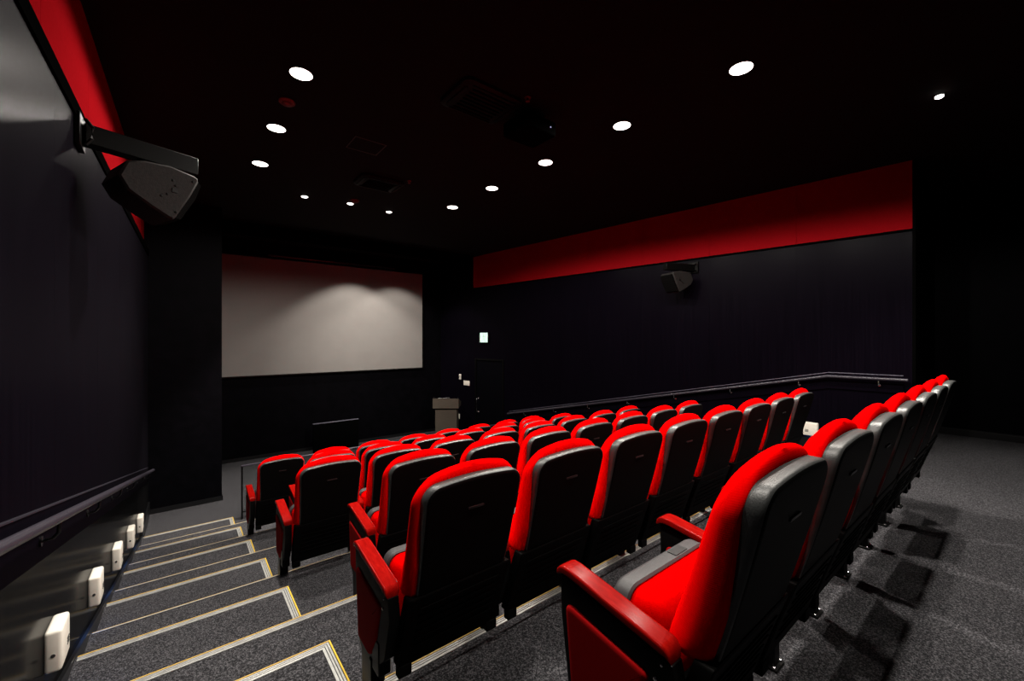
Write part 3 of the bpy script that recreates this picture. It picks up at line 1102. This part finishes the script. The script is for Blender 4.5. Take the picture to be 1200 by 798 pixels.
# added bulkhead hiding two added downlights that throw the scallops on the screen
bm = bmesh.new()
box(bm, .54, 6.1, 9.30, 9.42, 1.97, H - .001)
struct('added_bulkhead', bm, 'trim_black')
for x, lab in ((3.44, 'added hidden downlight behind the ceiling bulkhead, left of two grazing the screen'), (4.56, 'added hidden downlight behind the ceiling bulkhead, right of two grazing the screen')):
    t = thing('downlight', lab, 'ceiling light', (x, 9.85, H), 0, 'added downlights behind the bulkhead')
    bm = bmesh.new(); lathe(bm, [(.058, -.0005), (.070, -.0005), (.070, -.006), (.058, -.009)], seg=24); obj('rim', bm, 'lamp_rim', t)
    bm = bmesh.new(); lathe(bm, [(.0575, -.001), (.0575, -.008), (.02, -.010)], seg=24); obj('diffuser', bm, 'lamp', t)
    lamp_light(t, SCREEN_POWER * (1 if x < 4 else .7), 108, .35, (0, 0, -.03), radius=.03)
t = thing('spotlight', 'tiny lit spotlight on the ceiling by the right wall corner', 'ceiling light', (5.37, .51, H), 0)
bm = bmesh.new(); lathe(bm, [(.030, -.0005), (.030, -.018), (.022, -.024), (.01, -.026)], seg=20); obj('diffuser', bm, 'lamp', t)
lamp_light(t, 380, 96, .5, (0, 0, -.04), radius=.03)
bm = bmesh.new(); lathe(bm, [(.031, -.0005), (.042, -.0005), (.042, -.006), (.031, -.008)], seg=20); obj('rim', bm, 'frame', t)

def cassette(x0, x1, y0, y1, label):
    t = thing('air_conditioner', label, 'air conditioner', ((x0 + x1) / 2, (y0 + y1) / 2, H))
    w, d_ = (x1 - x0), (y1 - y0)
    bm = bmesh.new()
    ol = [(p[0], p[1] - d_ / 2) for p in outline(w, 0, d_, .07, .07, n=6, ntop=4)]
    loft(bm, [(ol, -.0005), (ol, -.03), (inset_outline(ol, .02), -.045)], lambda x, s, dd: (x, s, dd))
    obj('casing', bm, 'ac', t)
    bm = bmesh.new()
    iw, idp = w * .32, d_ * .32
    for k in range(7):
        yy = -idp + k * idp / 3
        box(bm, -iw, iw, yy - .008, yy + .008, -.052, -.0455)
    obj('intake_grille', bm, 'trim_black', t)
    for sx, sy, lw, ld_ in ((0, 1, w * .36, .012), (0, -1, w * .36, .012), (1, 0, .012, d_ * .33), (-1, 0, .012, d_ * .33)):
        bm = bmesh.new()
        cx, cy = sx * w * .42, sy * d_ * .41
        box(bm, cx - lw, cx + lw, cy - ld_, cy + ld_, -.056, -.0455, bev=.002)
        obj('outlet_flap', bm, 'ac', t)
    return t
cassette(1.86, 2.49, 2.92, 3.42, 'dark ceiling air conditioner with rounded corners, the nearer of two')
cassette(1.88, 2.48, 5.50, 5.95, 'dark ceiling air conditioner near the screen spotlights, the farther of two')

t = thing('access_hatch', 'thin square access hatch in the black ceiling between the light rows', 'hatch', (1.66, 4.75, H))
bm = bmesh.new()
for (a, c, e, f) in ((-.175, .175, -.165, -.159), (-.175, .175, .159, .165), (-.175, -.169, -.159, .159), (.169, .175, -.159, .159)):
    box(bm, a, c, e, f, -.005, -.0005)
obj('hatch_frame', bm, 'hatch', t)
bm = bmesh.new(); box(bm, -.168, .168, -.158, .158, -.003, -.0005); obj('hatch_cover', bm, 'ceiling', t)

def detector(x, y, r, label):
    t = thing('smoke_detector', label, 'smoke detector', (x, y, H))
    bm = bmesh.new(); lathe(bm, [(r, -.0005), (r, -.012), (r * .9, -.02)], seg=24); obj('base', bm, 'detector', t)
    bm = bmesh.new(); lathe(bm, [(r * .6, -.0205), (r * .6, -.034), (r * .35, -.042)], seg=20); obj('sensor', bm, 'detector', t)
detector(.77, 4.31, .07, 'reddish round smoke detector between downlights of the left row')
detector(2.17, 6.74, .07, 'reddish round smoke detector beside the middle screen spotlight')
for x, y, lab in ((2.48, 2.87, 'small reddish sprinkler head beside the nearer air conditioner'), (2.50, 5.43, 'tiny pale sprinkler head beside the farther air conditioner')):
    t = thing('sprinkler', lab, 'sprinkler', (x, y, H))
    bm = bmesh.new(); lathe(bm, [(.03, -.0005), (.03, -.004), (.012, -.006), (.012, -.03)], seg=16); obj('body', bm, 'detector', t)
    bm = bmesh.new(); lathe(bm, [(.02, -.0305), (.02, -.034)], seg=16); obj('deflector', bm, 'detector', t)

t = thing('projector', 'black ceiling projector with a small blue light', 'projector', (2.66, 3.05, H))
bm = bmesh.new(); box(bm, -.03, .03, -.03, .03, -.10, -.0005); obj('mount', bm, 'frame', t)
bm = bmesh.new(); box(bm, -.2, .2, -.17, .17, -.24, -.10, bev=.02, seg=3); obj('casing', bm, 'trim_black', t)
bm = bmesh.new(); lathe(bm, [(.05, .16), (.05, .19), (.035, .195)], (.08, 0, -.17), 20, axis='Y'); obj('lens', bm, 'black_metal', t)
bm = bmesh.new(); lathe(bm, [(.007, -.168), (.007, -.173)], (.12, 0, -.17), 12, axis='Y'); obj('indicator', bm, 'blue_led', t)

# ------------------------------------------------------------------ wall loudspeakers on bracket beams
def loudspeaker(x, y, z, side, label):
    """side -1: beam grows from the left wall to +x; +1: from the right wall to -x"""
    s = -side
    t = thing('loudspeaker', label, 'speaker', (x, y, z), s * math.radians(20), 'loudspeakers on the side walls')
    bm = bmesh.new()
    xa, xb = sorted((s * .025, s * .588))
    box(bm, xa, xb, -.045, .045, -.068, .047, bev=.004)
    obj('bracket_beam', bm, 'black_metal', t)
    bm = bmesh.new()
    xa, xb = sorted((s * .0, s * .025))
    box(bm, xa, xb, -.085, .085, -.1, .09, bev=.003)
    bmesh.ops.rotate(bm, verts=bm.verts[:], cent=(0, 0, 0), matrix=Matrix.Rotation(-s * math.radians(20), 3, 'Z'))
    obj('wall_plate', bm, 'black_metal', t)
    bm = bmesh.new()
    tube(bm, [(s * .02, -.07, .06), (s * .05, -.075, .02), (s * .045, -.08, -.05), (s * .02, -.075, -.09)], .009, 8)
    obj('cable_loop', bm, 'black_metal', t)
    # cabinet: wedge seen from its rear side, splayed towards the room
    poly = [(.142, -.233), (.181, -.136), (.264, -.108), (.393, -.094), (.524, -.116), (.545, -.127), (.549, -.150), (.504, -.258), (.420, -.424), (.405, -.436), (.375, -.427), (.289, -.379), (.184, -.311)]
    poly = [(s * p[0], p[1]) for p in poly]
    bm = bmesh.new()
    rings = [[bm.verts.new((p[0], y_, p[1])) for p in inset_outline(poly, i)] for i, y_ in ((.012, -.15), (0, -.138), (0, .15), (.012, .162))]
    k = len(poly)
    for a, c in zip(rings, rings[1:]):
        for i in range(k):
            bm.faces.new((a[i], a[(i + 1) % k], c[(i + 1) % k], c[i]))
    bm.faces.new(rings[0]); bm.faces.new(rings[-1])
    cab = obj('cabinet', bm, 'speaker', t)
    bm = bmesh.new()
    g = [(.551, -.150), (.569, -.165), (.536, -.268), (.455, -.42), (.424, -.424), (.507, -.258)]
    quad_prism(bm, [(s * p[0], -.13, p[1]) for p in g], (0, .27, 0))
    obj('grille', bm, 'grille', t)
    for (px, pz, r) in ((.405, -.185, .008), (.345, -.30, .008), (.515, -.16, .008), (.42, -.385, .008), (.42, -.215, .007), (.375, -.28, .007)):
        bm = bmesh.new()
        lathe(bm, [(r, -.1495), (r, -.153), (r * .5, -.154)], (s * px, 0, pz), 10, axis='Y')
        obj('bolt', bm, 'black_metal', cab)
    bm = bmesh.new()
    xa, xb = sorted((s * .40, s * .43)); box(bm, xa, xb, -.154, -.1495, -.262, -.232); obj('socket_plate', bm, 'frame', cab)
    bm = bmesh.new()
    for px in (.28, .46):
        tube(bm, [(s * px, 0, -.066), (s * px, 0, -.125)], .012, 10)
    obj('hanger', bm, 'black_metal', t)
    return t
loudspeaker(lx(3.45) + .0005, 3.45, 1.20, -1, 'black wedge loudspeaker hanging from a beam on the left wall')
loudspeaker(rx(3.55) - .0005, 3.55, 1.19, 1, 'black wedge loudspeaker hanging from a beam on the right wall')
